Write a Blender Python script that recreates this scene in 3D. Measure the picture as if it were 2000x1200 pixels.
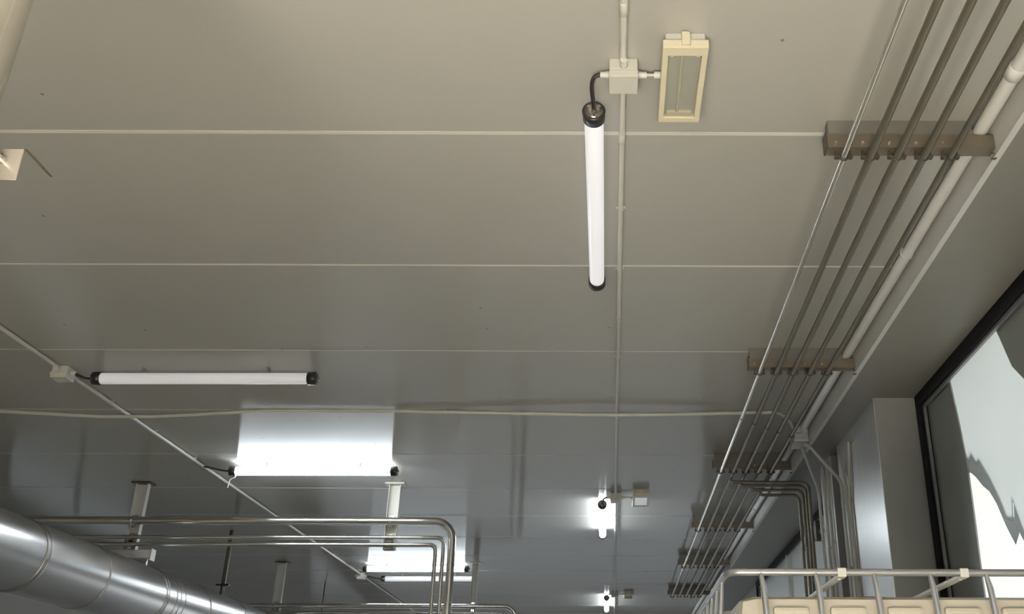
import bpy, bmesh, math, random
from mathutils import Vector, Matrix
random.seed(7)
for o in list(bpy.data.objects):
    bpy.data.objects.remove(o, do_unlink=True)
S = bpy.context.scene
COL = S.collection
R = math.radians

# ------------------------------------------------------------------ camera
cam_d = bpy.data.cameras.new('camera')
cam_d.sensor_width = 36.0
cam_d.sensor_fit = 'HORIZONTAL'
cam_d.lens = 34.02
cam_d.shift_x = -0.10
cam_d.clip_start = 0.05
cam = bpy.data.objects.new('camera', cam_d)
COL.objects.link(cam)
cam.matrix_world = (Matrix.Translation((0, 0, 1.6)) @ Matrix.Rotation(R(90 + 24.54), 4, 'X')
                    @ Matrix.Rotation(0.0035, 4, 'Z'))
S.camera = cam

# ------------------------------------------------------------------ world, exposure, added daylight
W = bpy.data.worlds.new('overcast_sky')
S.world = W
W.use_nodes = True
bg = W.node_tree.nodes['Background']
bg.inputs[0].default_value = (0.86, 0.93, 1.0, 1)
bg.inputs[1].default_value = 1.4
S.view_settings.view_transform = 'Standard'
S.view_settings.look = 'None'
S.view_settings.exposure = 0.0
S.view_settings.gamma = 1.0
S.view_settings.use_curve_mapping = False


def area(name, loc, rot, sx, sy, power, col):
    d = bpy.data.lights.new(name, 'AREA')
    d.shape = 'RECTANGLE'
    d.size, d.size_y, d.energy, d.color = sx, sy, power, col
    o = bpy.data.objects.new(name, d)
    o.location = loc
    o.rotation_euler = rot
    COL.objects.link(o)
    return o


# added sky fill at the invented loading door in the unseen back wall
area('door_fill', (-0.4, -1.95, 1.45), (R(90), 0, 0), 2.8, 2.7, 14, (1.0, 0.95, 0.86))
# added sun through the invented loading door; its floor bounce brightens the near ceiling
sun_d = bpy.data.lights.new('sun', 'SUN')
sun_d.energy = 162
sun_d.color = (1.0, 0.92, 0.77)
sun_d.angle = R(1.0)
sun = bpy.data.objects.new('sun', sun_d)
sun.rotation_euler = (R(38), 0, 0)
COL.objects.link(sun)

TUBE_POWER = 34.0
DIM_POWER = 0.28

# ------------------------------------------------------------------ materials
def mat(name, col, rough=0.5, metal=0.0, var=0.06, scale=6.0, bump=0.0, bscale=40.0, emit=0.0, ecol=None,
        aniso=0.0, tangent=None, spec=0.5, stretch=None):
    m = bpy.data.materials.new(name)
    m.use_nodes = True
    nt = m.node_tree
    b = nt.nodes['Principled BSDF']
    b.inputs['Roughness'].default_value = rough
    b.inputs['Metallic'].default_value = metal
    b.inputs['Specular IOR Level'].default_value = spec
    tc = nt.nodes.new('ShaderNodeTexCoord')
    src = tc.outputs['Object']
    if stretch:
        mp = nt.nodes.new('ShaderNodeMapping')
        mp.inputs['Scale'].default_value = stretch
        nt.links.new(src, mp.inputs['Vector'])
        src = mp.outputs['Vector']
    n = nt.nodes.new('ShaderNodeTexNoise')
    n.inputs['Scale'].default_value = scale
    n.inputs['Detail'].default_value = 4
    nt.links.new(src, n.inputs['Vector'])
    r = nt.nodes.new('ShaderNodeMix')
    r.data_type = 'RGBA'
    r.inputs['A'].default_value = (*[max(0, c * (1 - var)) for c in col], 1)
    r.inputs['B'].default_value = (*[min(1, c * (1 + var)) for c in col], 1)
    nt.links.new(n.outputs['Fac'], r.inputs['Factor'])
    nt.links.new(r.outputs['Result'], b.inputs['Base Color'])
    if bump:
        n2 = nt.nodes.new('ShaderNodeTexNoise')
        n2.inputs['Scale'].default_value = bscale
        n2.inputs['Detail'].default_value = 3
        nt.links.new(src, n2.inputs['Vector'])
        bp = nt.nodes.new('ShaderNodeBump')
        bp.inputs['Strength'].default_value = bump
        bp.inputs['Distance'].default_value = 0.01
        nt.links.new(n2.outputs['Fac'], bp.inputs['Height'])
        nt.links.new(bp.outputs['Normal'], b.inputs['Normal'])
    if emit:
        b.inputs['Emission Color'].default_value = (*(ecol or col), 1)
        b.inputs['Emission Strength'].default_value = emit
    if aniso:
        b.inputs['Anisotropic'].default_value = aniso
        cx = nt.nodes.new('ShaderNodeCombineXYZ')
        for i in range(3):
            cx.inputs[i].default_value = tangent[i]
        nt.links.new(cx.outputs[0], b.inputs['Tangent'])
    return m


def panel_mat(name, col, rough, tangent, specks=False, aniso=0.9, spec=0.5):
    """Lacquered sandwich panel sheet with micro-ribs: highlights are drawn out across the ribs."""
    m = mat(name, col, rough=rough, var=0.035, scale=1.3, aniso=aniso, tangent=tangent, spec=spec)
    nt = m.node_tree
    b = nt.nodes['Principled BSDF']
    if specks:                                  # sparse dirt specks
        tc = nt.nodes['Texture Coordinate'] if 'Texture Coordinate' in nt.nodes else nt.nodes.new('ShaderNodeTexCoord')
        v = nt.nodes.new('ShaderNodeTexVoronoi')
        v.voronoi_dimensions = '2D'; v.inputs['Scale'].default_value = 1.6
        nt.links.new(tc.outputs['Object'], v.inputs['Vector'])
        lt = nt.nodes.new('ShaderNodeMath'); lt.operation = 'LESS_THAN'; lt.inputs[1].default_value = 0.011
        nt.links.new(v.outputs['Distance'], lt.inputs[0])
        sp = nt.nodes.new('ShaderNodeSeparateColor')
        nt.links.new(v.outputs['Color'], sp.inputs[0])
        gt = nt.nodes.new('ShaderNodeMath'); gt.operation = 'GREATER_THAN'; gt.inputs[1].default_value = 0.6
        nt.links.new(sp.outputs[0], gt.inputs[0])
        ml = nt.nodes.new('ShaderNodeMath'); ml.operation = 'MULTIPLY'
        nt.links.new(lt.outputs[0], ml.inputs[0]); nt.links.new(gt.outputs[0], ml.inputs[1])
        ml2 = nt.nodes.new('ShaderNodeMath'); ml2.operation = 'MULTIPLY'; ml2.inputs[1].default_value = 0.55
        nt.links.new(ml.outputs[0], ml2.inputs[0])
        mx = nt.nodes.new('ShaderNodeMix'); mx.data_type = 'RGBA'
        old = b.inputs['Base Color'].links[0].from_socket
        nt.links.new(ml2.outputs[0], mx.inputs['Factor'])
        nt.links.new(old, mx.inputs['A'])
        mx.inputs['B'].default_value = (0.06, 0.05, 0.04, 1)
        nt.links.new(mx.outputs['Result'], b.inputs['Base Color'])
    return m


def sheet_mat(name, col, trans):
    m = bpy.data.materials.new(name)
    m.use_nodes = True
    nt = m.node_tree
    nt.nodes.remove(nt.nodes['Principled BSDF'])
    out = nt.nodes['Material Output']
    tc = nt.nodes.new('ShaderNodeTexCoord')
    n = nt.nodes.new('ShaderNodeTexNoise'); n.inputs['Scale'].default_value = 3
    nt.links.new(tc.outputs['Object'], n.inputs['Vector'])
    cm = nt.nodes.new('ShaderNodeMix'); cm.data_type = 'RGBA'
    cm.inputs['A'].default_value = (*[c * 0.94 for c in col], 1)
    cm.inputs['B'].default_value = (*col, 1)
    nt.links.new(n.outputs['Fac'], cm.inputs['Factor'])
    d = nt.nodes.new('ShaderNodeBsdfDiffuse'); t = nt.nodes.new('ShaderNodeBsdfTranslucent')
    nt.links.new(cm.outputs['Result'], d.inputs[0]); nt.links.new(cm.outputs['Result'], t.inputs[0])
    mx = nt.nodes.new('ShaderNodeMixShader'); mx.inputs[0].default_value = trans
    nt.links.new(d.outputs[0], mx.inputs[1]); nt.links.new(t.outputs[0], mx.inputs[2])
    nt.links.new(mx.outputs[0], out.inputs[0])
    return m


def glass_mat(name, tint=(0.93, 0.95, 0.95), refl=0.9, rough=0.03):
    m = bpy.data.materials.new(name)
    m.use_nodes = True
    nt = m.node_tree
    nt.nodes.remove(nt.nodes['Principled BSDF'])
    out = nt.nodes['Material Output']
    t = nt.nodes.new('ShaderNodeBsdfTransparent'); t.inputs[0].default_value = (*tint, 1)
    g = nt.nodes.new('ShaderNodeBsdfGlossy'); g.inputs['Roughness'].default_value = rough
    fr = nt.nodes.new('ShaderNodeLayerWeight'); fr.inputs[0].default_value = 0.5
    pw = nt.nodes.new('ShaderNodeMath'); pw.operation = 'POWER'; pw.inputs[1].default_value = 5.0
    nt.links.new(fr.outputs['Facing'], pw.inputs[0])
    ml = nt.nodes.new('ShaderNodeMath'); ml.operation = 'MULTIPLY_ADD'; ml.inputs[1].default_value = refl; ml.inputs[2].default_value = 0.04 * refl
    nt.links.new(pw.outputs[0], ml.inputs[0])
    mx = nt.nodes.new('ShaderNodeMixShader')
    nt.links.new(ml.outputs[0], mx.inputs[0]); nt.links.new(t.outputs[0], mx.inputs[1]); nt.links.new(g.outputs[0], mx.inputs[2])
    nt.links.new(mx.outputs[0], out.inputs[0])
    return m


M = {}
M['ceiling'] = panel_mat('ceiling_panel', (0.40, 0.388, 0.355), 0.22, (0, 1, 0), specks=True, spec=0.85, aniso=1.0)
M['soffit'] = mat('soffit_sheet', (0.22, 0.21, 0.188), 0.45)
M['seam'] = mat('white_sealant', (0.66, 0.63, 0.57), 0.5)
M['wall'] = panel_mat('wall_panel', (0.40, 0.39, 0.36), 0.32, (0, 0, 1))
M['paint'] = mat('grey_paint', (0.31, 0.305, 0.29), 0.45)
M['farwall'] = mat('far_wall_sheet', (0.75, 0.75, 0.73), 0.5)
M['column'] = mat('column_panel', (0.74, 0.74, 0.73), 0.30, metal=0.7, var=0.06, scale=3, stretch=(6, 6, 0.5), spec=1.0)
M['step'] = mat('step_board', (0.56, 0.555, 0.535), 0.35, bump=0.08, bscale=9)
M['floor'] = mat('floor_resin', (0.44, 0.43, 0.41), 0.4, bump=0.1)
M['white'] = mat('white_plastic', (0.56, 0.545, 0.49), 0.4)
M['conduit'] = mat('white_conduit', (0.56, 0.54, 0.485), 0.4)
M['cream'] = mat('cream_plastic', (0.72, 0.655, 0.48), 0.4, var=0.1)
M['gland'] = mat('gland_white', (0.64, 0.63, 0.59), 0.35)
M['lit'] = mat('lit_tube', (0.9, 0.9, 0.9), 0.3, emit=TUBE_POWER, ecol=(0.84, 0.93, 1.0))
M['dim'] = mat('dim_tube', (0.62, 0.61, 0.62), 0.3, emit=DIM_POWER, ecol=(1.0, 0.98, 1.0))  # weak glow added to whiten tubes that look switched off
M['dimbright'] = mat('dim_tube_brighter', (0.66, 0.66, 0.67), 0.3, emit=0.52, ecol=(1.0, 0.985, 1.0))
M['capdark'] = mat('cap_black', (0.025, 0.022, 0.02), 0.3)
M['capglass'] = mat('cap_smoke', (0.20, 0.17, 0.15), 0.08, metal=0.6, var=0.3, scale=30)
M['cable'] = mat('cable_black', (0.03, 0.025, 0.022), 0.45)
M['steel'] = mat('stainless', (0.72, 0.70, 0.67), 0.22, metal=1.0, var=0.05, scale=3)
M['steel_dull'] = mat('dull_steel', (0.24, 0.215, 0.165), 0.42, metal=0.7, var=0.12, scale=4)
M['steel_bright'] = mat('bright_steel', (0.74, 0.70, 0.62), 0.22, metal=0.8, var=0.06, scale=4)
M['bracket'] = mat('bracket_steel', (0.22, 0.185, 0.14), 0.45, metal=0.6, var=0.12, scale=7)
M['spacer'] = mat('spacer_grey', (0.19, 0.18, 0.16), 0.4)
M['bracketdark'] = mat('bracket_end', (0.09, 0.075, 0.055), 0.5, metal=0.3)
M['post'] = mat('post_galvanised', (0.58, 0.57, 0.55), 0.4, metal=0.2)
M['cornerpipe'] = mat('white_pipe', (0.76, 0.75, 0.72), 0.3)
M['duct'] = mat('duct_galvanised', (0.66, 0.65, 0.64), 0.30, metal=1.0, var=0.08, scale=2.2, bump=0.04, bscale=3.0)
M['ductring'] = mat('duct_joint', (0.50, 0.48, 0.46), 0.35, metal=1.0)
M['big_pipe'] = mat('pipe_cladding', (0.78, 0.74, 0.68), 0.15, metal=1.0, var=0.08, scale=5, bump=0.02, bscale=12)
M['black'] = mat('black_frame', (0.010, 0.009, 0.010), 0.5, spec=0.12)
M['bead'] = mat('gasket_grey', (0.28, 0.28, 0.28), 0.35, metal=0.5)
M['glass'] = glass_mat('window_glass', refl=0.5, rough=0.38)
M['lampglass'] = glass_mat('lamp_glass', (0.93, 0.93, 0.91), 0.8)
M['reflector'] = mat('lamp_reflector', (0.62, 0.61, 0.58), 0.35, var=0.08)
M['lampstrip'] = mat('lamp_holder', (0.82, 0.78, 0.66), 0.3)
M['ibc'] = mat('tank_plastic', (0.56, 0.52, 0.44), 0.42, var=0.05, bump=0.05, bscale=7)
M['cage'] = mat('cage_galvanised', (0.46, 0.47, 0.49), 0.32, metal=0.75, var=0.08)
M['cagebright'] = mat('cage_strap', (0.78, 0.77, 0.73), 0.35, metal=0.3)
M['sheet'] = sheet_mat('white_sheet', (0.90, 0.92, 0.93), 0.68)
M['sheetlow'] = sheet_mat('inner_sheet', (0.99, 0.99, 0.98), 0.85)
M['tear'] = sheet_mat('grey_film', (0.55, 0.56, 0.56), 0.5)
M['board'] = mat('grey_board', (0.40, 0.39, 0.36), 0.3, var=0.12, scale=2)
M['plate'] = mat('galvanised_plate', (0.66, 0.60, 0.53), 0.4, metal=0.35)
M['yard'] = mat('yard_concrete', (0.045, 0.045, 0.043), 0.8)


# ------------------------------------------------------------------ mesh helpers
class MB:
    def __init__(self):
        self.bm = bmesh.new()

    def box(self, x0, x1, y0, y1, z0, z1, bev=0.0):
        t = bmesh.new()
        bmesh.ops.create_cube(t, size=1)
        bmesh.ops.scale(t, vec=(x1 - x0, y1 - y0, z1 - z0), verts=t.verts)
        bmesh.ops.translate(t, vec=((x0 + x1) / 2, (y0 + y1) / 2, (z0 + z1) / 2), verts=t.verts)
        if bev:
            bmesh.ops.bevel(t, geom=list(t.edges), offset=bev, segments=2, affect='EDGES', profile=0.6)
        self._merge(t)
        return self

    def _merge(self, t, mtx=None):
        if mtx:
            bmesh.ops.transform(t, matrix=mtx, verts=t.verts)
        me = bpy.data.meshes.new('tmp')
        t.to_mesh(me)
        t.free()
        self.bm.from_mesh(me)
        bpy.data.meshes.remove(me)

    def sweep(self, pts, r, seg=14, caps=True):
        """tube along a polyline, r a number or one per point"""
        pts = [Vector(p) for p in pts]
        n = len(pts)
        rr = r if isinstance(r, (list, tuple)) else [r] * n
        tans = []
        for i in range(n):
            a = pts[max(0, i - 1)]; b = pts[min(n - 1, i + 1)]
            d = (b - a)
            if 0 < i < n - 1:
                d = (pts[i] - a).normalized() + (b - pts[i]).normalized()
            tans.append(d.normalized())
        up = Vector((0, 0, 1)) if abs(tans[0].z) < 0.9 else Vector((1, 0, 0))
        nrm = tans[0].cross(up).normalized()
        rings = []
        for i in range(n):
            if i:
                q = tans[i - 1].rotation_difference(tans[i])
                nrm = (q @ nrm)
                nrm = (nrm - tans[i] * nrm.dot(tans[i])).normalized()
            bi = tans[i].cross(nrm)
            rings.append([self.bm.verts.new(pts[i] + (nrm * math.cos(2 * math.pi * k / seg) + bi * math.sin(2 * math.pi * k / seg)) * rr[i])
                          for k in range(seg)])
        for i in range(n - 1):
            for k in range(seg):
                f = self.bm.faces.new((rings[i][k], rings[i][(k + 1) % seg], rings[i + 1][(k + 1) % seg], rings[i + 1][k]))
                f.smooth = True
        if caps:
            self.bm.faces.new([self.bm.verts.new(v.co) for v in rings[0][::-1]])
            self.bm.faces.new([self.bm.verts.new(v.co) for v in rings[-1]])
        return self

    def cyl(self, a, b, r, seg=18):
        return self.sweep([a, b], r, seg)

    def prism(self, poly, axis, lo, hi, bev=0.0):
        """poly in the plane perpendicular to axis, extruded from lo to hi"""
        t = bmesh.new()
        def P(u, v, w):
            return {'x': (w, u, v), 'y': (u, w, v), 'z': (u, v, w)}[axis]
        a = [t.verts.new(P(u, v, lo)) for u, v in poly]
        b = [t.verts.new(P(u, v, hi)) for u, v in poly]
        t.faces.new(a); t.faces.new(b[::-1])
        k = len(poly)
        for i in range(k):
            t.faces.new((a[i], b[i], b[(i + 1) % k], a[(i + 1) % k]))
        bmesh.ops.recalc_face_normals(t, faces=t.faces)
        if bev:
            bmesh.ops.bevel(t, geom=list(t.edges), offset=bev, segments=2, affect='EDGES')
        self._merge(t)
        return self

    def torus(self, c, nrm, Rr, r, seg=28, sec=8):
        c = Vector(c); nrm = Vector(nrm).normalized()
        a = nrm.orthogonal().normalized(); b = nrm.cross(a)
        vs = []
        for i in range(seg):
            t = 2 * math.pi * i / seg
            d = a * math.cos(t) + b * math.sin(t)
            vs.append([self.bm.verts.new(c + d * (Rr + r * math.cos(2 * math.pi * j / sec)) + nrm * r * math.sin(2 * math.pi * j / sec)) for j in range(sec)])
        for i in range(seg):
            for j in range(sec):
                f = self.bm.faces.new((vs[i][j], vs[(i + 1) % seg][j], vs[(i + 1) % seg][(j + 1) % sec], vs[i][(j + 1) % sec]))
                f.smooth = True
        return self

    def build(self, name, material, parent=None, origin=None):
        bmesh.ops.recalc_face_normals(self.bm, faces=self.bm.faces)
        me = bpy.data.meshes.new(name)
        org = Vector(origin) if origin is not None else (Vector(parent['_o']) if parent and '_o' in parent else Vector((0, 0, 0)))
        if org.length:
            bmesh.ops.translate(self.bm, vec=-org, verts=self.bm.verts)
        self.bm.to_mesh(me)
        self.bm.free()
        me.materials.append(M[material] if isinstance(material, str) else material)
        o = bpy.data.objects.new(name, me)
        COL.objects.link(o)
        if parent:
            o.parent = parent
            if '_o' in parent:
                o['_o'] = tuple(org)
        else:
            o.location = org
        return o


def fillet(pts, rad, n=7):
    pts = [Vector(p) for p in pts]
    out = [pts[0]]
    for i in range(1, len(pts) - 1):
        r = rad[i - 1] if isinstance(rad, (list, tuple)) else rad
        a, p, b = pts[i - 1], pts[i], pts[i + 1]
        d1 = (a - p).normalized(); d2 = (b - p).normalized()
        ang = d1.angle(d2)
        t = min(r / math.tan(ang / 2), (a - p).length * 0.49, (b - p).length * 0.49)
        rr = t * math.tan(ang / 2)
        c = p + (d1 + d2).normalized() * (rr / math.sin(ang / 2))
        s = p + d1 * t; e = p + d2 * t
        v1 = s - c; v2 = e - c
        full = v1.angle(v2)
        ax = v1.cross(v2).normalized()
        for k in range(n + 1):
            out.append(c + Matrix.Rotation(full * k / n, 3, ax) @ v1)
    out.append(pts[-1])
    return out


def thing(name, label, cat, loc, group=None):
    o = bpy.data.objects.new(name, None)
    o.empty_display_size = 0.05
    o.location = loc
    COL.objects.link(o)
    o['label'] = label
    o['category'] = cat
    if group:
        o['group'] = group
    o['_o'] = tuple(loc)
    return o


def tag(o, label, cat, group=None, kind=None):
    o['label'] = label
    o['category'] = cat
    if group: o['group'] = group
    if kind: o['kind'] = kind
    return o


def struct(name, mb, m, label=None, parent=None):
    o = mb.build(name, m, parent)
    if not parent:
        o['kind'] = 'structure'
        if label:
            o['label'] = label
    return o


CZ = 3.80          # ceiling
SZ = 3.65          # soffit over the windows
XS = 1.44          # step between ceiling and soffit
XC = 1.656         # face of the pilasters
XW = 1.945         # window wall
XL = -6.2          # left wall
YB, YF = -2.0, 19.5

# ------------------------------------------------------------------ setting
SEAMS = [3.175 + 1.146 * k for k in range(-4, 15)]
cb = MB()
edges = [YB] + [y for y in SEAMS if YB < y < YF] + [YF]
for a, b in zip(edges[:-1], edges[1:]):
    g = 0.004
    cb.box(XL, XS, a + g, b - g, CZ, CZ + 0.08)
ceil = struct('ceiling', cb, 'ceiling', 'grey lacquered ceiling of wide sandwich panels')
sb = MB()
for i, y in enumerate(e for e in edges[1:-1]):
    w = 0.010 if y < 3.5 else (0.007 if y < 4.6 else 0.0028)
    sb.box(XL, XS - 0.0, y - w, y + w, CZ - 0.0015, CZ + 0.05)
struct('sealant_joint', sb, 'seam', None, ceil)
struct('ceiling_roof', MB().box(XL - 0.2, XW + 0.2, YB - 0.2, YF + 0.2, CZ + 0.085, CZ + 0.2), 'wall', 'roof slab above the panels')
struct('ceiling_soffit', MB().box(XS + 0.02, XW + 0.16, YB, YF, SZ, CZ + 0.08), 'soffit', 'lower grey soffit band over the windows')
tb = MB().box(XS, XS + 0.02, YB, YF, SZ - 0.002, CZ)
tb.box(XS - 0.004, XS + 0.022, YB, YF, SZ - 0.008, SZ)
struct('trim_1', tb, 'step', 'pale board covering the step between ceiling and soffit')
struct('floor', MB().box(XL - 0.2, XW + 0.16, YB - 0.2, YF + 0.2, -0.1, 0), 'floor', 'grey resin floor')
W3 = (9.7, 12.6, 3.06, 3.38)  # strip window hidden by the duct, added to brighten the room
lb = MB().box(XL - 0.12, XL, YB, YF, 0, W3[2]).box(XL - 0.12, XL, YB, YF, W3[3], CZ + 0.08)
lb.box(XL - 0.12, XL, YB, W3[0], W3[2], W3[3]).box(XL - 0.12, XL, W3[1], YF, W3[2], W3[3])
struct('wall_left', lb, 'wall', 'grey panel wall on the left with an added high strip window')
fb = MB()
fb.box(XL - 0.08, XL - 0.03, W3[0], W3[1], W3[2], W3[2] + 0.05).box(XL - 0.08, XL - 0.03, W3[0], W3[1], W3[3] - 0.05, W3[3])
for k in range(3):
    yy = W3[0] + (W3[1] - W3[0] - 0.05) * k / 2
    fb.box(XL - 0.08, XL - 0.03, yy, yy + 0.05, W3[2] + 0.05, W3[3] - 0.05)
w3 = struct('window_3', fb, 'white', 'added unseen strip window in the left wall')
struct('pane', MB().box(XL - 0.06, XL - 0.055, W3[0] + 0.02, W3[1] - 0.02, W3[2] + 0.02, W3[3] - 0.02), 'glass', None, w3)
fw_ = MB().box(XL, -6.1, YF, YF + 0.12, 0, CZ + 0.08).box(1.85, XW, YF, YF + 0.12, 0, CZ + 0.08).box(-6.1, 1.85, YF, YF + 0.12, 1.8, CZ + 0.08)  # low far opening, out of view, added to lift the distant ceiling
struct('wall_front', fw_, 'farwall', 'far pale panel wall with an added wide low opening')
wb = MB()
wb.box(XL, -1.8, YB - 0.12, YB, 0, CZ + 0.08).box(1.0, XW + 0.16, YB - 0.12, YB, 0, CZ + 0.08).box(-1.8, 1.0, YB - 0.12, YB, 2.8, CZ + 0.08)  # door gap added in the unseen wall to let the sun in
struct('wall_back', wb, 'wall', 'panel wall behind the viewer with an added loading door opening')

W1 = (2.5, 5.86, 1.0)       # y0, y1, sill
W2 = (7.75, 13.4, 1.0)
rb = MB()
for a, b in ((YB, W1[0]), (W1[1], W2[0]), (W2[1], YF)):
    rb.box(XW, XW + 0.16, a, b, 0, SZ)
for w in (W1, W2):
    rb.box(XW, XW + 0.16, w[0], w[1], 0, w[2])
struct('wall_right', rb, 'wall', 'grey panel wall on the right with the windows')
struct('yard_ground', MB().box(XW + 0.2, 14, -6, 24, -0.12, -0.02), 'yard', 'concrete yard outside')

# pilasters on the window wall
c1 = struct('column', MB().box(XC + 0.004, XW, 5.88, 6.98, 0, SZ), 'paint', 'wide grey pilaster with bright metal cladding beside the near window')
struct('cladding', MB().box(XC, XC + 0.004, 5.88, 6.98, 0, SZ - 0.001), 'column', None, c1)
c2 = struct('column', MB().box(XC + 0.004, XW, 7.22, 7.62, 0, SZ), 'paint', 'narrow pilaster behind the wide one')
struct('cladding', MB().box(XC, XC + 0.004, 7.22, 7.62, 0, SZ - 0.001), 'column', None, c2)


def window(n, y0, y1, sill, mull=None):
    fw = 0.085
    z1 = SZ
    fb = MB()
    fb.box(XW - 0.03, XW + 0.02, y0, y1, z1 - fw, z1 - 0.002, 0.004)
    fb.box(XW - 0.03, XW + 0.02, y0, y1, sill, sill + fw, 0.004)
    fb.box(XW - 0.03, XW + 0.02, y1 - fw, y1 - 0.001, sill + fw, z1 - fw, 0.004)
    fb.box(XW - 0.03, XW + 0.02, y0, y0 + fw, sill + fw, z1 - fw, 0.004)
    fr = struct('window_%d' % n, fb, 'black', 'long black-framed window on the right wall')
    bb = MB()
    y0i, y1i, z0i, z1i = y0 + fw, y1 - fw, sill + fw, z1 - fw
    for yy in (y0i + 0.008, y1i - 0.008):
        bb.box(XW - 0.012, XW + 0.006, yy - 0.008, yy + 0.008, z0i, z1i)
    for zz in (z0i + 0.008, z1i - 0.008):
        bb.box(XW - 0.012, XW + 0.006, y0i, y1i, zz - 0.008, zz + 0.008)
    struct('gasket', bb, 'bead', None, fr)
    struct('pane', MB().box(XW + 0.008, XW + 0.013, y0i - 0.01, y1i + 0.01, z0i - 0.01, z1i + 0.01), 'glass', None, fr)
    if mull:
        struct('mullion', MB().box(XW - 0.025, XW + 0.006, mull - 0.05, mull + 0.05, z0i, z1i), 'white', None, fr)
    return fr


window(1, *W1)
window(2, *W2, mull=10.95)

# boards and sheets fixed just behind the panes
K = 0.973
def hung(poly, dx, th, name, m, label, cat):
    x = XW + dx
    pl = [(y * K, 1.6 + (z - 1.6) * K) for y, z in poly]
    o = MB().prism(pl, 'x', x, x + th).build(name, m, origin=(x, pl[0][0], pl[0][1]))
    tag(o, label, cat)


hung([(6.0, 1.0), (6.0, 3.69), (5.50, 3.69), (5.44, 3.34), (5.41, 3.1), (5.42, 2.8), (5.44, 2.5), (5.46, 1.0)], 0.021, 0.008, 'window_board', 'board', 'dark grey board behind the far end of the near window', 'board')
hung([(4.74, 3.69), (2.6, 3.69), (2.6, 2.6), (4.3, 3.1), (4.50, 3.28), (4.595, 3.374)], 0.021, 0.008, 'window_board', 'board', 'grey board behind the top of the near window at the right frame edge', 'board')
up = [(5.70, 3.69), (2.6, 3.69), (2.6, 1.5), (4.4, 2.2), (4.82, 2.57), (4.90, 2.76), (4.93, 2.66), (5.00, 2.68), (5.05, 2.78), (5.14, 2.92), (5.20, 2.99), (5.26, 3.06), (5.30, 3.05), (5.36, 3.12), (5.40, 3.10), (5.60, 3.2)]
hung(up, 0.034, 0.003, 'plastic_sheet', 'sheet', 'pale grey-white sheet with a torn lower edge behind the near window', 'sheet')
edge = [(2.6, 1.4), (4.4, 2.12), (4.80, 2.46), (4.90, 2.60), (4.97, 2.55), (5.05, 2.66), (5.13, 2.80), (5.20, 2.88), (5.28, 2.93), (5.36, 3.00), (5.42, 3.04), (5.62, 3.10)]
hung([(y, z + 0.02) for y, z in up[2:]][::-1] + edge, 0.042, 0.003, 'plastic_sheet', 'tear', 'grey film showing as a ragged strip under the torn white sheet', 'sheet')
hung([(5.9, 1.0), (2.6, 1.0)] + [(y, z + 0.01) for y, z in edge] + [(5.9, 3.10)], 0.050, 0.003, 'plastic_sheet', 'sheetlow', 'brightest white sheet lowest in the near window', 'sheet')
hung([(8.05, 1.0), (13.7, 1.0), (13.7, 3.69), (8.05, 3.69)], 0.034, 0.003, 'plastic_sheet', 'tear', 'pale grey sheet behind the far window', 'sheet')


# ------------------------------------------------------------------ tubular luminaires
def tube_light(p0, p1, m, label, box=None):
    """p0 is the cable end, p1 the free end; both on the tube axis"""
    a, b = Vector(p0), Vector(p1)
    d = (b - a).normalized()
    side = Vector((0, 0, 1)).cross(d).normalized()
    t = thing('tube_light', label, 'light', tuple((a + b) / 2), 'tubular ceiling lights')
    r = 0.036
    mb = MB()
    mb.sweep([a + d * 0.035, a + d * 0.05, b - d * 0.05, b - d * 0.035], [r * 0.97, r, r, r * 0.97], 24)
    mb.build('diffuser', m, t)
    for e, dd in ((a, d), (b, -d)):
        c = MB().sweep([e + dd * 0.0, e + dd * 0.006, e + dd * 0.05, e + dd * 0.052], [r * 1.06, r * 1.16, r * 1.16, r * 1.03], 24)
        c.torus(e + dd * 0.004, dd, r * 1.04, 0.006)
        cap = c.build('end_cap', 'capdark', t)
        f = MB().sweep([e - dd * 0.008, e - dd * 0.006, e + dd * 0.001], [r * 0.55, r * 0.85, r * 0.98], 24)
        f.cyl(e - dd * 0.016, e - dd * 0.004, 0.011, 6)
        for k in range(3):
            an = 2 * math.pi * k / 3 + 0.5
            q = side * math.cos(an) * r * 0.66 + Vector((0, 0, 1)) * math.sin(an) * r * 0.66
            f.cyl(e - dd * 0.011 + q, e - dd * 0.003 + q, 0.005, 8)
        f.build('cap_face', 'capglass', cap)
    L = (b - a).length
    for s in (0.22, 0.78):
        q = a + d * L * s
        cl = MB()
        cl.prism([(-0.02, 0), (0.02, 0), (0.02, 0.002), (-0.02, 0.002)], 'z', 0, 0.001)
        cl.bm.clear()
        w = 0.006
        z0 = q.z + r * 0.9
        v = Vector((abs(d.x) * w + abs(side.x) * 0.02, abs(d.y) * w + abs(side.y) * 0.02, 0))
        cl.box(q.x - v.x, q.x + v.x, q.y - v.y, q.y + v.y, z0, CZ)
        cl.build('mounting_clip', 'soffit', t)
    if box is not None:
        e = a - d * 0.014
        bx = Vector(box)
        out = Vector((-1, 0, 0)) if abs(d.y) > 0.5 else d
        p1, p2 = e - d * 0.07, bx + out * 0.05
        pts = []
        for k in range(15):
            u = k / 14
            pts.append(e * (1 - u) ** 3 + p1 * 3 * u * (1 - u) ** 2 + p2 * 3 * u * u * (1 - u) + bx * u ** 3)
        MB().sweep(pts, 0.0075, 10).build('cable', 'cable', t)
    return t


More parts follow.
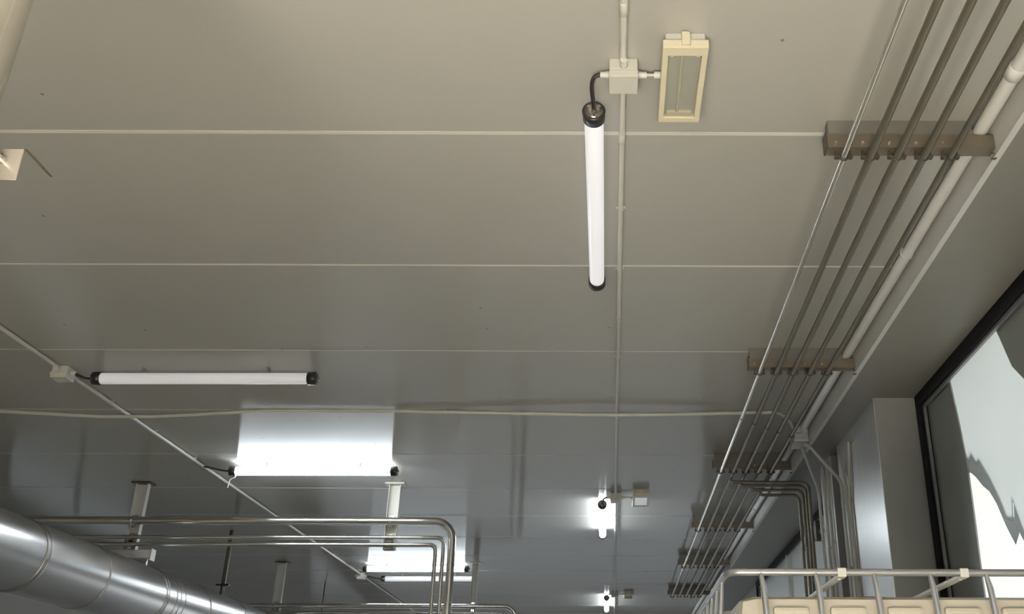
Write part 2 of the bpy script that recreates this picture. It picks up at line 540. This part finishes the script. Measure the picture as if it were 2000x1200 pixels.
TZ = 3.73
def jbox(cx, cy, label, s=0.05, h=0.08, glands=((-1, 0), (1, 0), (0, 1), (0, -1)), m='white', group='conduit junction boxes'):
    t = thing('junction_box', label, 'junction box', (cx, cy, CZ), group)
    MB().box(cx - s, cx + s, cy - s, cy + s, CZ - h * 0.62, CZ, 0.006).build('box_body', m, t)
    lid = MB().box(cx - s - 0.001, cx + s + 0.001, cy - s - 0.001, cy + s + 0.001, CZ - h, CZ - h * 0.6, 0.005).build('lid', m, t)
    for dx, dy in glands:
        g = MB()
        g.cyl((cx + dx * s, cy + dy * s, CZ - 0.035), (cx + dx * (s + 0.012), cy + dy * (s + 0.012), CZ - 0.035), 0.014, 6)
        g.cyl((cx + dx * (s + 0.010), cy + dy * (s + 0.010), CZ - 0.035), (cx + dx * (s + 0.032), cy + dy * (s + 0.032), CZ - 0.035), 0.0115, 14)
        g.build('cable_gland', 'gland', t)
    return t


tube_light((-0.078, 2.93, TZ), (-0.088, 4.385, TZ), 'dimbright', 'tube light nearest the camera, running away from the near white junction box', (-0.052 , 2.768, CZ - 0.035))
tube_light((-3.31, 5.79, TZ), (-1.89, 5.775, TZ), 'dim', 'unlit-looking tube light with an added faint glow, lying crosswise beside the left conduit, nearest of the left row', (-3.46, 5.79, CZ - 0.035))
t3 = tube_light((-3.25, 8.04, TZ), (-1.835, 8.03, TZ), 'lit', 'brightly lit crosswise tube light with a wide reflection on the panel above', (-3.47, 8.02, CZ - 0.04))
MB().sweep(fillet([(-3.19, 8.035, 3.70), (-3.20, 8.035, 3.672), (-3.235, 8.03, 3.655), (-3.245, 8.03, 3.585)], 0.015), 0.0045, 8).build('loose_wire', 'gland', t3)['label'] = 'thin white loose wire'
tube_light((-3.27, 12.95, TZ), (-1.895, 12.93, TZ), 'lit', 'lit crosswise tube light seen behind the bent steel pipes')
tube_light((-3.21, 13.76, TZ), (-1.90, 13.73, TZ), 'dim', 'unlit-looking crosswise tube light with an added faint glow, just below the far lit one, behind the pipe bends', (-3.44, 13.75, CZ - 0.035))
tube_light((-0.11, 9.22, TZ), (-0.12, 10.72, TZ), 'lit', 'short-looking lit tube light beside the central conduit in mid distance', (-0.055, 9.09, CZ - 0.035))
tube_light((-0.105, 15.55, TZ), (-0.115, 17.05, TZ), 'lit', 'farthest lit tube light of the central row, at the bottom edge', (-0.055, 15.4, CZ - 0.035))

jbox(0.029, 2.768, 'white square junction box between the near tube light and the cream lamp')
jbox(-3.51, 5.79, 'white junction box on the left conduit at the end of the unlit-looking tube')
jbox(-3.495, 13.75, 'white junction box on the left conduit near the far tubes')
jbox(0.02, 9.09, 'white junction box on the central conduit in mid distance')
jbox(0.02, 15.4, 'farthest white junction box on the central conduit')


# ------------------------------------------------------------------ conduits
def conduit(pts, r, label, clips=(), couplers=(), m='conduit', bend=0.05, name='conduit', group='white conduits', seg=12, clipdir=(0, 0, 1)):
    pts = [Vector(p) for p in pts]
    t = thing(name, label, 'conduit', tuple(pts[0]), group)
    MB().sweep(fillet(pts, bend) if len(pts) > 2 else pts, r, seg).build('pipe', m, t)
    def at(s):
        L = [(b - a).length for a, b in zip(pts[:-1], pts[1:])]
        s = max(0.0, min(sum(L) - 1e-4, s))
        for i, l in enumerate(L):
            if s <= l:
                return pts[i].lerp(pts[i + 1], s / l), (pts[i + 1] - pts[i]).normalized()
            s -= l
    for s in couplers:
        p, d = at(s)
        MB().sweep([p - d * 0.03, p - d * 0.028, p + d * 0.028, p + d * 0.03], [r * 1.02, r * 1.15, r * 1.15, r * 1.02], seg).build('coupler', m, t)
    cd = Vector(clipdir)
    for s in clips:
        p, d = at(s)
        sd = d.cross(cd).normalized()
        b = MB()
        b.sweep([p - d * 0.009, p + d * 0.009], r * 1.14, seg)
        q0 = p + cd * r
        bx = [p + sd * sx * (r * 1.9) + d * sy * 0.009 + cd * h for sx in (-1, 1) for sy in (-1, 1) for h in (r * 0.7, r * 1.1)]
        lo = [min(v[i] for v in bx) for i in range(3)]; hi = [max(v[i] for v in bx) for i in range(3)]
        b.box(lo[0], hi[0], lo[1], hi[1], lo[2], hi[2])
        b.build('saddle_clip', m, t)
    return t


ZC = CZ - 0.017
conduit([(0.026, YB, ZC), (0.027, 2.70, ZC)], 0.0125, 'central white conduit from the top edge to the near junction box', clips=(2.6,), couplers=(4.45,))
conduit([(0.028, 2.835, ZC), (0.018, 9.02, ZC)], 0.0115, 'long central white conduit from the near box past the first tube light', clips=(0.9, 1.5, 2.7, 3.9), couplers=(0.35, 2.1))
conduit([(0.018, 9.16, ZC), (0.02, 15.33, ZC)], 0.0115, 'central white conduit beyond the mid-distance lit tube', clips=(1.2, 3.2))
conduit([(0.02, 15.47, ZC), (0.02, YF, ZC)], 0.0115, 'farthest piece of the central white conduit', clips=(1.2,))
conduit([(-3.52, YB, ZC), (-3.512, 5.72, ZC)], 0.012, 'left white conduit before its junction box, at the left edge', clips=(7.0,))
zl = ZC - 0.0245
conduit([(-3.508, 5.86, ZC), (-3.49, 13.68, ZC)], 0.0125, 'left white conduit running diagonally below the unlit-looking tube to the far box', clips=(0.55, 1.25, 2.0, 4.2, 6.4), couplers=(0.9, 2.6))
conduit([(-3.50, 13.82, ZC), (-3.50, YF, ZC)], 0.012, 'farthest piece of the left conduit, beyond the far box', clips=(2.0,))
pts = [(XL, 6.60, ZC), (-4.39, 6.615, ZC), (-3.7, 6.65, zl), (-3.3, 6.65, zl), (-2.5, 6.585, ZC), (-1.5, 6.58, ZC), (-0.2, 6.575, zl), (0.2, 6.575, zl), (1.17, 6.575, ZC), (1.27, 6.70, ZC - 0.02), (1.34, 6.93, ZC - 0.02)]
conduit(pts, 0.0125, 'white conduit crossing the whole ceiling from the left edge to the grey box', clips=(1.8, 4.2, 5.0, 6.9), couplers=(4.55,), bend=0.06)

# corner pipe along the step
ZP = 3.765
conduit([(1.405, YB + 0.02, ZP), (1.40, 6.86, ZP)], 0.027, 'thick white pipe along the ceiling corner, near length up to the grey box', clips=(5.2, 6.1, 7.6), couplers=(4.72,), name='corner_pipe', m='cornerpipe', group='thick white corner pipes', seg=18)
conduit([(1.40, 7.13, ZP), (1.40, YF, ZP)], 0.024, 'thick white pipe along the ceiling corner beyond the grey box', clips=(1.2, 3.5), couplers=(2.4,), name='corner_pipe', m='cornerpipe', group='thick white corner pipes', seg=18)

# grey box on the corner pipe and the conduits that drop onto the pilaster
t = thing('junction_box', 'grey junction box on the corner pipe where three conduits meet', 'junction box', (1.395, 6.99, CZ), 'conduit junction boxes')
MB().box(1.335, 1.438, 6.90, 7.10, 3.69, CZ, 0.006).build('box_body', 'post', t)
MB().box(1.33, 1.4385, 6.895, 7.105, 3.665, 3.695, 0.006).build('lid', 'post', t)
for dx, y in ((1.36, 6.88), (1.40, 6.88), (1.40, 7.12)):
    MB().cyl((dx, y - 0.02, 3.745), (dx, y + 0.02, 3.745), 0.022, 10).build('cable_gland', 'gland', t)
XP = XC - 0.016
conduit([(1.42, 6.95, 3.66), (1.45, 6.92, 3.625), (XP, 6.87, 3.36), (XP, 6.86, 0.05)], 0.0125, 'grey conduit slanting from the grey box to the pilaster, right one of two', couplers=(0.55,), m='post', bend=0.12, clipdir=(1, 0, 0), clips=(1.0, 1.6), name='drop_conduit', group='conduits down the pilaster')
conduit([(1.41, 7.05, 3.66), (1.44, 7.1, 3.625), (XP - 0.02, 7.56, 3.47), (XP - 0.004, 7.58, 0.05)], 0.0125, 'grey conduit slanting from the grey box to the narrow pilaster, left one of two', m='post', bend=0.12, clipdir=(1, 0, 0), clips=(1.3,), name='drop_conduit', group='conduits down the pilaster')
conduit([(XP, 6.55, 3.56), (XP, 6.62, 3.30), (XP, 6.665, 3.18), (XP, 6.68, 0.05)], 0.0125, 'pale conduit down the wide pilaster with a clip at its forked top', m='conduit', bend=0.12, clipdir=(1, 0, 0), clips=(0.40, 1.2), name='drop_conduit', group='conduits down the pilaster')
conduit([(XP, 6.80, 3.52), (XP, 6.735, 3.28), (XP, 6.725, 3.18), (XP, 6.735, 0.05)], 0.0105, 'thin pale conduit down the wide pilaster beside the clipped one', m='conduit', bend=0.12, clipdir=(1, 0, 0), name='drop_conduit', group='conduits down the pilaster')
conduit([(XP, 7.30, 3.63), (XP, 7.33, 0.05)], 0.012, 'white conduit down the narrow pilaster, nearer one', m='conduit', clipdir=(1, 0, 0), clips=(0.62,), name='drop_conduit', group='conduits down the pilaster')
conduit([(XP, 7.44, 3.63), (XP, 7.46, 0.05)], 0.012, 'white conduit down the middle of the narrow pilaster', m='conduit', clipdir=(1, 0, 0), clips=(0.64,), name='drop_conduit', group='conduits down the pilaster')


# ------------------------------------------------------------------ cream bulkhead lamps
def bulkhead(cx, y0, label, gl=True):
    w, l, h = 0.077, 0.425, 0.072
    y1 = y0 + l
    t = thing('bulkhead_lamp', label, 'lamp', (cx, (y0 + y1) / 2, CZ), 'cream bulkhead lamps')
    zb = CZ - h
    b = MB()
    b.prism([(cx - w * 0.86, CZ), (cx + w * 0.86, CZ), (cx + w * 0.86, CZ - 0.02), (cx + w * 0.92, zb + 0.03), (cx - w * 0.92, zb + 0.03), (cx - w * 0.86, CZ - 0.02)], 'y', y0 + 0.012, y1 - 0.012, 0.003)
    b.build('housing', 'white', t)
    f = MB()
    z0, z1 = zb, zb + 0.035
    e = 0.021
    f.box(cx - w, cx + w, y0, y0 + 0.045, z0, z1, 0.004)
    f.box(cx - w, cx + w, y1 - 0.03, y1, z0, z1, 0.004)
    f.box(cx - w, cx - w + e, y0 + 0.04, y1 - 0.025, z0, z1, 0.004)
    f.box(cx + w - e, cx + w, y0 + 0.04, y1 - 0.025, z0, z1, 0.004)
    for sx in (-1, 1):
        f.box(cx + sx * 0.044 - 0.006, cx + sx * 0.044 + 0.006, y0 + 0.04, y0 + 0.054, z0 + 0.003, z1, 0.002)
    fr = f.build('frame', 'cream', t)
    MB().box(cx - 0.014, cx + 0.014, y0 - 0.012, y0 + 0.015, zb + 0.005, CZ - 0.012, 0.003).build('latch', 'cream', t)
    MB().box(cx - w + e - 0.002, cx + w - e + 0.002, y0 + 0.042, y1 - 0.027, zb + 0.020, zb + 0.030).build('reflector', 'reflector', t)
    c = MB()
    c.cyl((cx - 0.008, y0 + 0.06, zb + 0.016), (cx - 0.008, y1 - 0.05, zb + 0.016), 0.006, 10)
    c.build('lamp_tube', 'lampstrip', t)
    MB().box(cx - 0.045, cx + 0.045, y1 - 0.052, y1 - 0.034, zb + 0.010, zb + 0.022, 0.004).build('lamp_holder', 'lampstrip', t)
    MB().box(cx - w + e - 0.003, cx + w - e + 0.003, y0 + 0.042, y1 - 0.027, zb + 0.004, zb + 0.0075).build('glass_pane', 'lampglass', t)
    # gland and supply tube on the left side
    yg = y0 + 0.193
    g = MB().cyl((cx - w - 0.022, yg, CZ - 0.035), (cx - w * 0.84, yg, CZ - 0.035), 0.013, 8)
    g.build('cable_gland', 'gland', t)
    return t


bulkhead(0.236, 2.575, 'near cream-framed bulkhead lamp to the right of the white junction box')
bulkhead(0.255, 8.90, 'mid-distance bulkhead lamp right of the lit central tube')
bulkhead(0.235, 15.22, 'farthest small bulkhead lamp at the bottom edge right of the last tube')
for y in (2.768, 9.09, 15.40):
    lab = {2.768: 'short cable linking the near junction box to the cream lamp', 9.09: 'short cable linking the mid-distance box to its lamp', 15.40: 'short cable linking the farthest box to its lamp'}[y]
    xx = 0.13 if y < 12 else 0.128
    tag(MB().cyl((0.029 + 0.07, y, CZ - 0.035), (xx + 0.02, y, CZ - 0.035), 0.006, 10).build('link_cable', 'conduit', origin=(0.11, y, CZ - 0.035)), lab, 'cable', 'lamp link cables')

# ------------------------------------------------------------------ pipe rack on the right
PX = [0.866, 0.967, 1.068, 1.169, 1.270]
BY = [3.08, 5.40, 7.67, 9.98, 12.20, 14.75]
ZR = 3.643
names = ['nearest the top of the picture', 'second from the near end', 'third from the near end, above the branch pipes', 'fourth from the near end', 'fifth from the near end', 'farthest']
for i, y in enumerate(BY):
    t = thing('pipe_bracket', 'brown-grey steel pipe bracket across the rack, %s' % names[i], 'bracket', (1.11, y, CZ), 'pipe rack brackets')
    zb = 3.67
    xa, xb = 0.805, 1.438
    c = MB()
    c.prism([(y - 0.008, zb), (y + 0.05, zb), (y + 0.05, zb + 0.006), (y - 0.002, zb + 0.006), (y - 0.002, zb + 0.052), (y + 0.05, zb + 0.052), (y + 0.05, zb + 0.058), (y - 0.008, zb + 0.058)], 'x', xa, xb)
    c.build('channel', 'bracket', t)
    MB().box(xa - 0.005, xa, y - 0.012, y + 0.052, zb - 0.002, zb + 0.072, 0.002).build('end_plate', 'bracketdark', t)
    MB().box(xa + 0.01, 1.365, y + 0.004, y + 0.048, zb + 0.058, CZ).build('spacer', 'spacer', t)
    for x in PX:
        k = MB()
        k.torus((x, y + 0.018, ZR), (0, 1, 0), 0.0155, 0.0035, 16, 6)
        for s in (-1, 1):
            k.box(x + s * 0.016 if s > 0 else x - 0.034, x + 0.034 if s > 0 else x - 0.016, y + 0.008, y + 0.028, ZR - 0.006, ZR + 0.004, 0.0015)
            k.cyl((x + s * 0.027, y + 0.018, ZR - 0.010), (x + s * 0.027, y + 0.018, zb + 0.003), 0.004, 8)
        k.build('pipe_clip', 'bracketdark', t)
        MB().cyl((x - 0.03, y - 0.012, zb + 0.02), (x - 0.03, y - 0.007, zb + 0.02), 0.006, 8).build('bolt', 'steel', t)
    # hooked end against the step board
    h = MB()
    h.sweep(fillet([(xb - 0.01, y + 0.02, zb + 0.004), (xb + 0.012, y + 0.02, zb - 0.014), (xb + 0.004, y + 0.02, zb - 0.034), (xb - 0.012, y + 0.02, zb - 0.03)], 0.012), 0.004, 8)
    h.build('hook', 'bracketdark', t)

ords = ['leftmost pipe of the right-hand rack, catching light along its edge', 'second rack pipe from the left', 'middle pipe of the five on the rack', 'fourth rack pipe from the left', 'rightmost rack pipe beside the thick white corner pipe']
PR = [0.0115, 0.0145, 0.0145, 0.0145, 0.0125]
YBR = [None, 7.86, 7.98, 8.12, 8.30]
for i, x in enumerate(PX):
    t = thing('rack_pipe', ords[i], 'pipe', (x, 5.0, ZR), 'pipes on the right-hand rack')
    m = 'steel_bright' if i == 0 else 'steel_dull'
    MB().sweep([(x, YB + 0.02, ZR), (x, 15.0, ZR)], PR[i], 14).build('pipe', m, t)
    for y in (1.7, 6.3 + 0.1 * i, 11.0):
        MB().sweep([(x, y - 0.03, ZR), (x, y - 0.028, ZR), (x, y + 0.028, ZR), (x, y + 0.03, ZR)], [PR[i], PR[i] * 1.18, PR[i] * 1.18, PR[i]], 14).build('coupler', m, t)
    if YBR[i]:
        zz = ZR - 0.04
        yy = YBR[i]
        MB().sweep(fillet([(x, yy, ZR), (x, yy, zz), (1.605, yy, zz), (1.605, yy, 0.05)], [0.02, 0.06]), 0.013, 14).build('branch_pipe', 'steel_dull', t)
    else:
        pass
t = thing('pipe_clamp_bar', 'small dark clamp bar holding the dropping branch pipes', 'clamp', (1.62, 8.1, 3.15))
MB().box(1.622, 1.655, 7.64, 8.42, 3.15, 3.18, 0.002).build('bar', 'bracketdark', t)
MB().box(1.60, 1.655, 7.70, 7.76, 3.10, 3.26, 0.01).build('lug', 'bracketdark', t)


# ------------------------------------------------------------------ stainless pipes on drop posts (left)
YP = 8.67
def steel_pipe(pts, r, bend, label, group):
    t = thing('steel_pipe', label, 'pipe', tuple(pts[0]), group)
    MB().sweep(fillet(pts, bend, 10), r, 20).build('pipe', 'steel', t)
    return t


g = 'bent stainless pipes on the left rack'
steel_pipe([(XL, YP, 3.443), (-1.432, YP, 3.443), (-1.425, YP, 0.05)], 0.036, 0.17, 'thick stainless pipe, topmost of the left rack, bending down', g)
steel_pipe([(XL, YP, 3.297), (-1.505, YP, 3.297), (-1.50, YP, 0.05)], 0.019, 0.06, 'thin stainless pipe in the middle under the thick one', g)
steel_pipe([(XL, YP, 3.234), (-1.572, YP, 3.234), (-1.566, YP, 0.05)], 0.019, 0.05, 'thin stainless pipe, lowest of the three on the left rack', g)
g = 'far bent stainless pipes'
steel_pipe([(XL, 12.80, 3.243), (-1.235, 12.80, 3.243), (-1.23, 12.80, 0.05)], 0.030, 0.16, 'far stainless pipe at the bottom edge bending down', g)
steel_pipe([(XL, 12.80, 3.160), (-1.36, 12.80, 3.160), (-1.355, 12.80, 0.05)], 0.018, 0.08, 'thin far stainless pipe under the bottom-edge one', g)


def post(xc, y0, zb, label, clamps=(), wide=0.105, deep=0.055, m='post'):
    t = thing('support_post', label, 'support', (xc, y0 + deep / 2, CZ), 'ceiling drop posts')
    MB().box(xc - wide / 2 - 0.035, xc + wide / 2 + 0.035, y0 - 0.03, y0 + deep + 0.03, CZ - 0.012, CZ, 0.002).build('ceiling_plate', 'bracketdark' if xc < -3 else m, t)
    b = MB()
    w, w2 = 0.004, wide / 2
    # U-channel open towards the viewer
    b.prism([(xc - w2, y0), (xc - w2 + w, y0), (xc - w2 + w, y0 + deep - w), (xc + w2 - w, y0 + deep - w), (xc + w2 - w, y0), (xc + w2, y0), (xc + w2, y0 + deep), (xc - w2, y0 + deep)], 'z', zb, CZ - 0.012)
    b.build('channel', m, t)
    for z, r, n in clamps:
        c = MB()
        c.torus((xc, y0 - r, z), (1, 0, 0), r + 0.004, 0.005, 20, 6)
        c.box(xc - 0.02, xc + 0.02, y0 - 0.004, y0 + 0.002, z - r - 0.02, z + r + 0.02)
        c.build('pipe_clamp', 'steel' if n else m, t)
        if not n:
            MB().box(xc - 0.036, xc + 0.036, y0 - 2 * r - 0.010, y0 + 0.002, z - r - 0.026, z - r - 0.006, 0.003).build('clamp_jaw', 'bracketdark', t)
    return t


pA = post(-4.30, YP + 0.036, 3.19, 'left drop post above the round duct, carrying a short channel', [(3.443, 0.036, 1), (3.297, 0.019, 1), (3.234, 0.019, 1)], wide=0.11)
c = MB()
c.prism([(YP + 0.03, 3.12), (YP + 0.10, 3.12), (YP + 0.10, 3.126), (YP + 0.036, 3.126), (YP + 0.036, 3.184), (YP + 0.10, 3.184), (YP + 0.10, 3.19), (YP + 0.03, 3.19)], 'x', -4.62, -4.09)
c.build('cross_channel', 'post', pA)
MB().box(-4.094, -4.086, YP + 0.02, YP + 0.11, 3.10, 3.20, 0.002).build('end_plate', 'post', pA)
MB().cyl((-4.135, YP + 0.065, 3.055), (-4.135, YP + 0.065, 3.122), 0.008, 10).build('hanger_rod', 'steel', pA)
post(-1.995, YP + 0.036, 3.20, 'white drop post under the lit tube, holding three bent pipes', [(3.443, 0.036, 1), (3.297, 0.019, 0), (3.234, 0.019, 0)], m='white')
post(-4.31, 12.83, 3.12, 'far left drop post beyond the duct', [(3.243, 0.030, 1), (3.160, 0.018, 1)])
post(-1.795, 12.83, 3.10, 'far drop post hanging under the far unlit-looking tube', [(3.243, 0.030, 1), (3.160, 0.018, 1)], wide=0.07, m='white')

# ------------------------------------------------------------------ round duct
DX, DZ, DR = -4.2, 2.824, 0.248
t = thing('round_duct', 'large round galvanised duct at the lower left', 'duct', (DX, 9.0, DZ))
JY = [4.9, 5.9, 6.86, 7.80, 8.86, 9.88, 10.88, 11.8, 12.8, 13.8, 14.8, 15.8]
MB().sweep([(DX, YB, DZ), (DX, 3, DZ), (DX, YF, DZ)], DR, 64).build('duct_tube', 'duct', t)
for k, y in enumerate(JY):
    jb = MB().torus((DX, y, DZ), (0, 1, 0), DR + 0.001, 0.006, 64, 8)
    if k % 2 == 0:
        jb.torus((DX, y + 0.05, DZ), (0, 1, 0), DR + 0.001, 0.006, 64, 8)
        jb.sweep([(DX, y, DZ), (DX, y + 0.05, DZ)], DR + 0.003, 64, caps=False)
    jb.build('duct_joint', 'ductring', t)
for y in (9.08, 9.17, 9.27):
    MB().torus((DX, y, DZ), (0, 1, 0), DR + 0.0005, 0.004, 64, 6).build('duct_bead', 'ductring', t)
hp = thing('duct_hanger', 'dark clamp and rod from the ceiling to the round duct', 'hanger', (-4.25, 10.85, CZ), 'duct hangers')
MB().cyl((-4.25, 10.85, 3.06), (-4.25, 10.85, 3.20), 0.026, 12).build('clamp', 'capdark', hp)
MB().box(-4.32, -4.18, 10.82, 10.88, 3.195, 3.215, 0.003).build('clamp_plate', 'capdark', hp)
MB().box(-4.27, -4.23, 10.835, 10.865, 3.21, CZ).build('rod', 'bracketdark', hp)
for y in (6.0, 14.5):
    h2 = thing('duct_hanger', 'pair of dark straps under the duct at the bottom left corner' if y < 10 else 'farthest hanger rod of the round duct', 'hanger', (DX, y, CZ), 'duct hangers')
    MB().cyl((DX, y, DZ + DR - 0.004), (DX, y, CZ), 0.008, 10).build('rod', 'bracketdark', h2)
    MB().torus((DX, y, DZ), (0, 1, 0), DR + 0.006, 0.007, 64, 6).build('strap', 'bracketdark', h2)

# ------------------------------------------------------------------ big vertical pipe at the top left
VX, VY, VR = -1.357, 1.62, 0.085
t = thing('clad_pipe', 'thick shiny vertical pipe cut by the top left corner', 'pipe', (VX, VY, 0))
MB().sweep([(VX, VY, 0.0), (VX, VY, 2.0), (VX, VY, CZ)], VR, 48).build('cladding', 'big_pipe', t)
for z in (1.2, 2.45, 3.45):
    MB().torus((VX, VY, z), (0, 0, 1), VR + 0.0005, 0.003, 48, 6).build('cladding_bead', 'big_pipe', t)
b = MB()
b.sweep([(VX, VY, 2.70), (VX, VY, 2.76)], VR + 0.004, 48, caps=False)
b.build('clamp_collar', 'plate', t)
pl = MB().prism([(VX + VR * 0.5, 2.692), (-1.267, 2.690), (-1.269, 2.768), (VX + VR * 0.5, 2.768)], 'y', 1.75, 1.754, 0.001).build('clamp_plate', 'plate', t)
MB().cyl((-1.306, 1.735, 2.738), (-1.306, 1.75, 2.738), 0.011, 6).cyl((-1.306, 1.722, 2.738), (-1.306, 1.74, 2.738), 0.006, 10).build('bolt', 'steel', pl)
MB().prism([(-1.269, 2.768), (-1.263, 2.768), (-1.216, 2.722), (-1.222, 2.722)], 'y', 1.752, 1.79).build('clamp_strut', 'bracketdark', t)

# ------------------------------------------------------------------ caged tank at the lower right
TX0, TX1, TY0, TY1, TZ1 = 0.345, 1.60, 3.00, 3.98, 2.088
struct('plinth', MB().box(TX0 - 0.05, TX1 + 0.05, TY0 - 0.05, TY1 + 0.05, 0, 1.0), 'yard', 'concrete plinth under the caged tank')
t = thing('caged_tank', 'pale plastic tank in a galvanised tube cage at the lower right', 'tank', ((TX0 + TX1) / 2, (TY0 + TY1) / 2, 1.0))
b = MB().box(TX0 + 0.03, TX1 - 0.03, TY0 + 0.03, TY1 - 0.03, 1.12, 2.028, 0.06)
for k in range(6):
    x = TX0 + 0.19 + k * 0.172
    b.box(x - 0.055, x + 0.055, TY0 + 0.018, TY1 - 0.018, 1.2, 1.99, 0.012)
tk = b.build('tank', 'ibc', t)
MB().cyl((0.87, 3.45, 2.02), (0.87, 3.45, 2.066), 0.10, 32).build('lid', 'black', t)
MB().box(TX0, TX1, TY0, TY1, 1.0, 1.12, 0.01).build('pallet', 'cage', t)
rb_ = 0.011
def loop(z):
    p = [(TX0 + 0.09, TY0, z), (TX1, TY0, z), (TX1, TY1, z), (TX0, TY1, z), (TX0, TY0, z), (TX0 + 0.1, TY0, z)]
    return fillet(p, 0.07, 6)
MB().sweep(loop(TZ1), rb_, 12).build('top_rail', 'cage', t)
for z in (1.86, 1.62, 1.38, 1.16):
    MB().sweep(loop(z), 0.009, 10).build('cage_rail', 'cage', t)
xs = [0.455, 0.620, 0.795, 0.965, 1.135, 1.30, 1.47]
for x in xs:
    for y, s in ((TY0, -1), (TY1, 1)):
        yo = y + s * 0.010
        MB().sweep([(x, yo, 1.0), (x, yo, 1.97), (x - 0.004, yo, 2.04), (x - 0.010, yo - s * 0.006, TZ1)], [0.0095, 0.0095, 0.0095, 0.006], 10).build('cage_bar', 'cage', t)
for y in (3.15, 3.32, 3.49, 3.66, 3.83):
    for x, s in ((TX0, -1), (TX1, 1)):
        xo = x + s * 0.010
        MB().sweep([(xo, y, 1.0), (xo, y, 1.97), (xo - s * 0.008, y, TZ1)], [0.0095, 0.0095, 0.006], 10).build('cage_bar', 'cage', t)
for x in (0.69, 1.06):
    MB().cyl((x, TY0 + 0.03, TZ1 - 0.008), (x, TY1, TZ1 - 0.006), 0.010, 10).build('top_strap', 'cagebright', t)
    MB().box(x - 0.013, x + 0.013, TY0 - 0.013, TY0 + 0.035, TZ1 - 0.015, TZ1 + 0.012, 0.003).build('strap_clamp', 'cagebright', t)

for o in bpy.data.objects:
    if '_o' in o:
        del o['_o']
